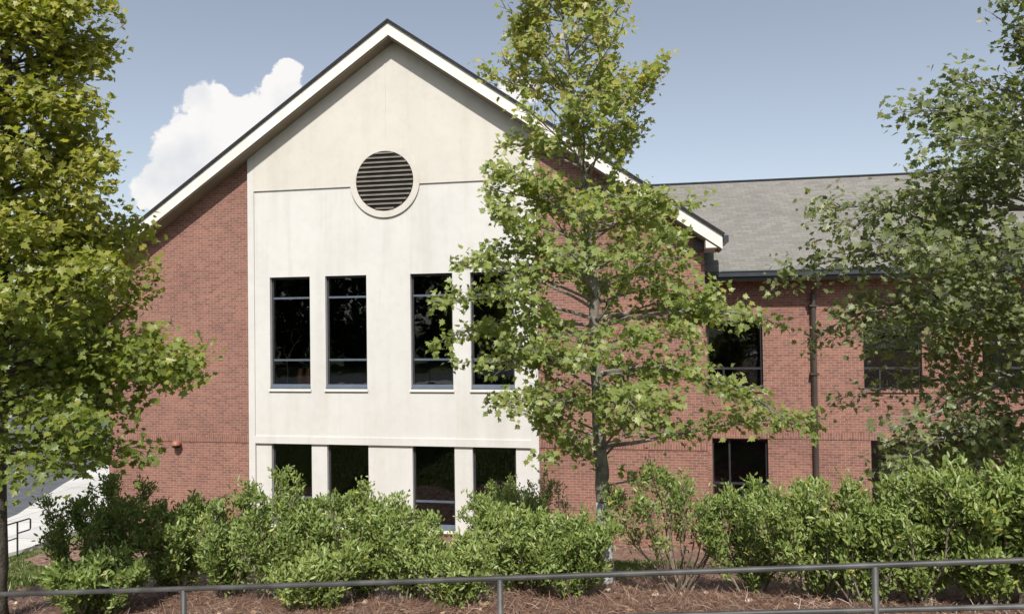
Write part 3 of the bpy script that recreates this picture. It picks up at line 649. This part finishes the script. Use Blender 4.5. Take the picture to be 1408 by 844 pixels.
# ------------------------------------------------------------------ shrubs
def make_shrub(label, cx_, top_y, hw_px, Y, n, rnd, dense=1.0, lean=0.0, low=.12, open_=0.0, tint0=0.0):
    gxp = at(cx_, 700, Y)[0]; bz = float(gz(gxp, Y)); top = at(cx_, top_y, Y)[2]; H = (top-bz)*1.0; hw = hw_px/F*Y*1.18
    root = empty('shrub', (gxp, Y, bz)); tag(root, label, 'shrub', 'evergreen shrubs in the pine straw beds')
    mb = MB(); tips = []
    ns = int(9+hw*9)
    for i in range(ns):
        az = i*2.4+rnd.uniform(-.4, .4); rr = math.sqrt((i+.5)/ns)*hw
        tgt = Vector((gxp+rr*math.cos(az)*rnd.uniform(.8, 1.1)+lean*H, Y+rr*.85*math.sin(az), bz+H*(rnd.uniform(.70, 1.06)*(1-.22*(rr/hw)**2))))
        b = Vector((gxp+rnd.uniform(-.12, .12), Y+rnd.uniform(-.1, .1), bz-.05)); mid = b.lerp(tgt, .5)+Vector(((tgt.x-b.x)*.12, (tgt.y-b.y)*.12, -.02))+Vector((rnd.gauss(0, .04), rnd.gauss(0, .04), 0))
        path = [b.lerp(mid, .5)+Vector((rnd.gauss(0, .02), 0, 0)), mid, mid.lerp(tgt, .5)+Vector((rnd.gauss(0, .03), rnd.gauss(0, .03), .02)), tgt]
        mb.tube([b]+path, [.014, .012, .010, .007, .004], 5, False)
        full = [b]+path
        nb = int(15*dense+H*6)
        for k in range(nb):
            f = lerp(low, 1.0, rnd.random()**(.85-.5*open_)); s = f*4; j = min(int(s), 3); p = full[j].lerp(full[j+1], s-j)
            d = (full[j+1]-full[j]).normalized(); ang = rnd.uniform(0, 6.28)
            td = (d*.6+Vector((math.cos(ang), math.sin(ang), .35))*rnd.uniform(.5, .9)).normalized(); ln = rnd.uniform(.10, .28)*(1-.35*f)
            e = p+td*ln+Vector((0, 0, .03)); mb.tube([p, e], [.004, .0022], 4, False)
            tips.append((e, (td+Vector((0, 0, .7))).normalized(), f)); tips.append((p.lerp(e, .55), (td+Vector((0, 0, .5))).normalized(), f))
        tips.append((tgt, Vector((0, 0, 1)), 1.0))
    mb.build('stems', 'stem', root)
    tp = np.array([tuple(t[0]) for t in tips]); td = np.array([tuple(t[1]) for t in tips]); rs = np.random.default_rng(rnd.randrange(10**6))
    w = rs.gamma(1.3, 1, len(tp)); n = int(n*2.5); idx = rs.choice(len(tp), n, p=w/w.sum())
    P = tp[idx]+rs.normal(0, .04, (n, 3)); ax = td[idx]*.75+rs.normal(0, .55, (n, 3)); ax[:, 2] += .1
    nm = rs.normal(0, .5, (n, 3))+np.array([.08, -.6, .6])
    size = rnd.uniform(.062, .08)*rs.uniform(.5, 1.3, n); tint = np.clip(rs.beta(2, 2.2, n)*.9+tint0+rnd.uniform(-.06, .08), 0, .93); tint[rs.random(n) < .012] = 1.0
    leaves('foliage', 'shrub', P, ax, nm, size, tint, 'oval', root)
    return root
SH = [
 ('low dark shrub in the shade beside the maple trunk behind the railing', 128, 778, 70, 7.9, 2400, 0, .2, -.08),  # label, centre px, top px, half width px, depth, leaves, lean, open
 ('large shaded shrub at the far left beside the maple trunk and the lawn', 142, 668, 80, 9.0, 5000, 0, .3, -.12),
 ('loose shrub below the wall light on the brick wall', 245, 690, 60, 9.2, 3200, 0, .3, 0),
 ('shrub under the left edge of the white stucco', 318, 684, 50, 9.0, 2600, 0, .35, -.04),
 ('full green shrub under the two leftmost ground floor windows', 392, 664, 66, 8.8, 3800, 0, .15, .02),
 ('rounded shrub below the pale pier between the second and third ground floor windows', 494, 674, 62, 9.1, 3500, 0, .2, 0),
 ('slim upright shrub left of the gap at the third ground floor window', 556, 688, 42, 8.8, 2300, 0, .3, -.05),
 ('low bright shrub behind the street railing under the third ground floor window', 622, 748, 56, 8.5, 2300, 0, .2, .07),
 ('dense shrub standing close to the building below the fourth ground floor window', 690, 664, 58, 14.6, 3600, 0, .0, .02),
 ('wide shrub at the stucco corner left of the slender maple trunk', 722, 706, 64, 9.2, 3300, 0, .2, .05),
 ('shrub nestled at the left of the foot of the slender maple', 788, 716, 46, 8.8, 2300, .03, .2, 0),
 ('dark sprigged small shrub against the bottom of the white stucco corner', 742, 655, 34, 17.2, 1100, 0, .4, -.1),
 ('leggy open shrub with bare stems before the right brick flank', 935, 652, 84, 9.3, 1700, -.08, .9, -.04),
 ('shrub under the wing window nearest the gable', 1030, 672, 62, 9.0, 2700, 0, .4, 0),
 ('tall shrub at the foot of the downspout', 1122, 668, 66, 8.5, 3000, 0, .35, .05),
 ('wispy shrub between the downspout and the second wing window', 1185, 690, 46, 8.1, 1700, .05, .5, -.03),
 ('big bright shrub below the second wing window', 1262, 652, 72, 8.1, 3800, 0, .25, .07),
 ('big shrub at the right edge under the dull maple', 1372, 640, 78, 7.9, 4300, 0, .25, .03),
 ('shrub mostly cut off by the right edge of the view', 1470, 650, 70, 7.8, 3000, 0, .2, 0),
 ('low sprawling shrub at the railing under the two leftmost windows', 440, 768, 52, 8.1, 1900, 0, .3, .08),
]
for i, (lab, cx_, ty, hw, Y, n, lean, op, t0) in enumerate(SH):
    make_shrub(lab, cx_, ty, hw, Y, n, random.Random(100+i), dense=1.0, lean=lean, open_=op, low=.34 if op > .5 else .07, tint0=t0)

# ------------------------------------------------------------------ ground cover
n = 150000; X = rng.uniform(-10.5, 7.5, n); Y = rng.uniform(4.8, 15.0, n); k = bed_mask(X, Y, .35*np.sin(X*1.7)+.25*np.sin(X*3.1+1)); X, Y = X[k], Y[k]; n = len(X)
P = np.stack([X, Y, gz(X, Y)+.02], 1); ax = rng.normal(0, 1, (n, 3)); ax[:, 2] = rng.uniform(-.05, .3, n); nm = rng.normal(0, .3, (n, 3)); nm[:, 2] += 1
st_ = leaves('pine_straw', 'straw', P, ax, nm, rng.uniform(.08, .20, n), rng.beta(2, 2, n), 'needle', None)
tag(st_, 'scattered brown pine straw and dry leaves covering the shrub beds', 'pine straw', kind='stuff')
n = 2600; X = rng.uniform(-10, 7.5, n); Y = rng.uniform(4.85, 11, n); k = bed_mask(X, Y, -.2); X, Y = X[k], Y[k]; n = len(X)
P = np.stack([X, Y, gz(X, Y)+.035], 1); ax = rng.normal(0, 1, (n, 3)); ax[:, 2] *= .25; nm = rng.normal(0, .5, (n, 3)); nm[:, 2] += 1
lt_ = leaves('leaf_litter', 'litter', P, ax, nm, rng.uniform(.03, .085, n), rng.beta(1.5, 2, n), 'maple', None)
tag(lt_, 'fallen dry maple leaves lying on the pine straw', 'leaf litter', kind='stuff')
n = 60000; X = rng.uniform(-17, 1, n); Y = rng.uniform(9.5, 17.2, n); k = ~bed_mask(X, Y, .35*np.sin(X*1.7)+.25*np.sin(X*3.1+1)) & (X > -16.5); X, Y = X[k], Y[k]; n = len(X)
P = np.stack([X, Y, gz(X, Y)-.005], 1); ax = rng.normal(0, .45, (n, 3)); ax[:, 2] = 1; nm = rng.normal(0, 1, (n, 3))
gr = leaves('grass', 'blade', P, ax, nm, rng.uniform(.05, .10, n), rng.beta(2, 2, n), 'oval', None)
tag(gr, 'short green grass on the bank between the shrubs and the building', 'grass', kind='stuff')

# ------------------------------------------------------------------ street railing
RYY = 4.1
def rail_z(x): return -1.40+.083*14*math.tanh((x-.0)/14)
rl = empty('pipe_railing', (0, RYY, float(street(0)))); tag(rl, 'grey metal pipe railing along the street in front of the shrubs', 'railing')
xs = np.linspace(-12.9, 9.2, 45)
mb = MB(); mb.tube([(x, RYY, rail_z(x)) for x in xs], .0155, 12); mb.build('top_rail', 'galv', rl, True)
mb = MB(); mb.tube([(x, RYY, rail_z(x)-.232) for x in xs], .0145, 12); mb.build('lower_rail', 'galv', rl, True)
for i in range(11):
    x = -2.83+2.0*(i-5); x = x+.0
    mb = MB(); mb.tube([(x, RYY, float(street(x))-.1), (x, RYY, rail_z(x)-.005)], .0175, 12); mb.build('post', 'galv', rl, True)

# short black handrail by the walk
hb = at(24, 766, 16.75); hz = LOW+.02
hr = empty('handrail', (hb[0], hb[1], hz)); tag(hr, 'short black metal handrail with looped end beside the white walk', 'handrail')
x, y = hb[0], hb[1]; top = hz+.92
mb = MB(); mb.tube([(x, y, hz-.1), (x, y, top-.02)], .022, 8); mb.build('post', 'rail_black', hr)
mb = MB(); mb.tube([(x-.15, y-1.9, hz-.1), (x-.15, y-1.9, top-.02)], .022, 8); mb.build('post', 'rail_black', hr)
mb = MB(); mb.tube([(x-.2, y-2.4, top), (x, y, top), (x+.03, y+.34, top), (x+.035, y+.38, top-.03), (x+.035, y+.38, top-.27), (x+.03, y+.34, top-.3), (x, y, top-.3)], .021, 8); mb.build('top_rail', 'rail_black', hr)
mb = MB(); mb.tube([(x-.2, y-2.4, top-.42), (x, y, top-.42)], .018, 8); mb.build('middle_rail', 'rail_black', hr)

# ------------------------------------------------------------------ trees far behind the lot, and across the street
def far_tree(name, label, loc, H, rad, rnd, n, group, leaf=.45):
    root = empty(name, loc); tag(root, label, 'tree', group)
    mb = MB(); b = Vector(loc); mb.tube([b-Vector((0, 0, .2)), b+Vector((.1, 0, H*.4)), b+Vector((0, .1, H*.85))], [H*.025, H*.018, H*.006], 8)
    tips = []
    for i in range(26):
        t = .08+.89*i/26; az = i*2.4; L = rad*math.sin(min(1, (t-.02)/.95)*math.pi*.93+.12)*rnd.uniform(.7, 1.1)
        p = b+Vector((0, 0, H*t*.9)); e = p+Vector((math.cos(az)*L, math.sin(az)*L, L*.35)); mb.tube([p, e], [H*.007, .02], 5, False)
        for s in (.45, .65, .85, 1.0): tips.append(p.lerp(e, s)+Vector((rnd.gauss(0, .2), rnd.gauss(0, .2), rnd.gauss(0, .2))))
    tips.append(b+Vector((0, 0, H*.95))); mb.build('trunk', 'darkbark', root)
    rs = np.random.default_rng(rnd.randrange(10**6)); tp = np.array([tuple(t) for t in tips]); w = rs.gamma(1.2, 1, len(tp)); idx = rs.choice(len(tp), n, p=w/w.sum())
    P = tp[idx]+rs.normal(0, rad*.13, (n, 3)); nm = rs.normal(0, .5, (n, 3)); nm[:, 2] += .7; nm[:, 1] -= .3
    leaves('crown', 'far_leaf', P, rs.normal(0, 1, (n, 3)), nm, leaf*rs.uniform(.5, 1.1, n), rs.random(n), 'clump', root)
    return root
def copy_tree(o, loc, rz, s):
    c = o.copy(); col.objects.link(c); c.location = loc; c.rotation_euler = (0, 0, rz); c.scale = (s, s, s)
    for ch in o.children:
        k_ = ch.copy(); col.objects.link(k_); k_.parent = c
    return c
fl = 'dark tree in the row beyond the asphalt lot at the far left'
ft = far_tree('distant_tree', fl, (-46, 50, LOW), 9.0, 3.4, random.Random(3), 4200, 'trees beyond the asphalt lot')
for (x, y, rz, s) in ((-42.5, 50.5, 1, .9), (-44, 55, 2, 1.0), (-49.5, 57, 4, .95), (-52, 52, 2.2, 1.05), (-58, 55, 3.3, .95), (-64, 52, 4.1, 1.1), (-37, 58, 5.2, 1.0), (-70, 56, .6, 1.0), (-48, 60, 2.9, 1.1)):
    copy_tree(ft, (x, y, LOW), rz, s)
at_ = far_tree('distant_tree', 'thin airy tree across the street seen only as a dim reflection in the window glass', (-10.4, -21, float(street(-10))-.3), 10.5, 3.8, random.Random(9), 1500, 'trees across the street', .34)
for (x, y, rz, s) in ((-45, -20, .4, 1.3), (-38, -22, 1.4, 1.4), (-31, -21, 2.4, 1.3), (-24, -18, .4, 1.3), (-17, -20, 1.5, 1.35), (-3.5, -21, 3.6, 1.4), (3, -19, 4.4, 1.05), (10, -20, 5.3, 1.1), (17, -19, .9, 1.0)):
    c = copy_tree(ft, (x, y, float(street(x))-.3), rz, s)
    c['label'] = 'dense tree across the street seen only as a dim reflection in the window glass'; c['group'] = 'trees across the street'
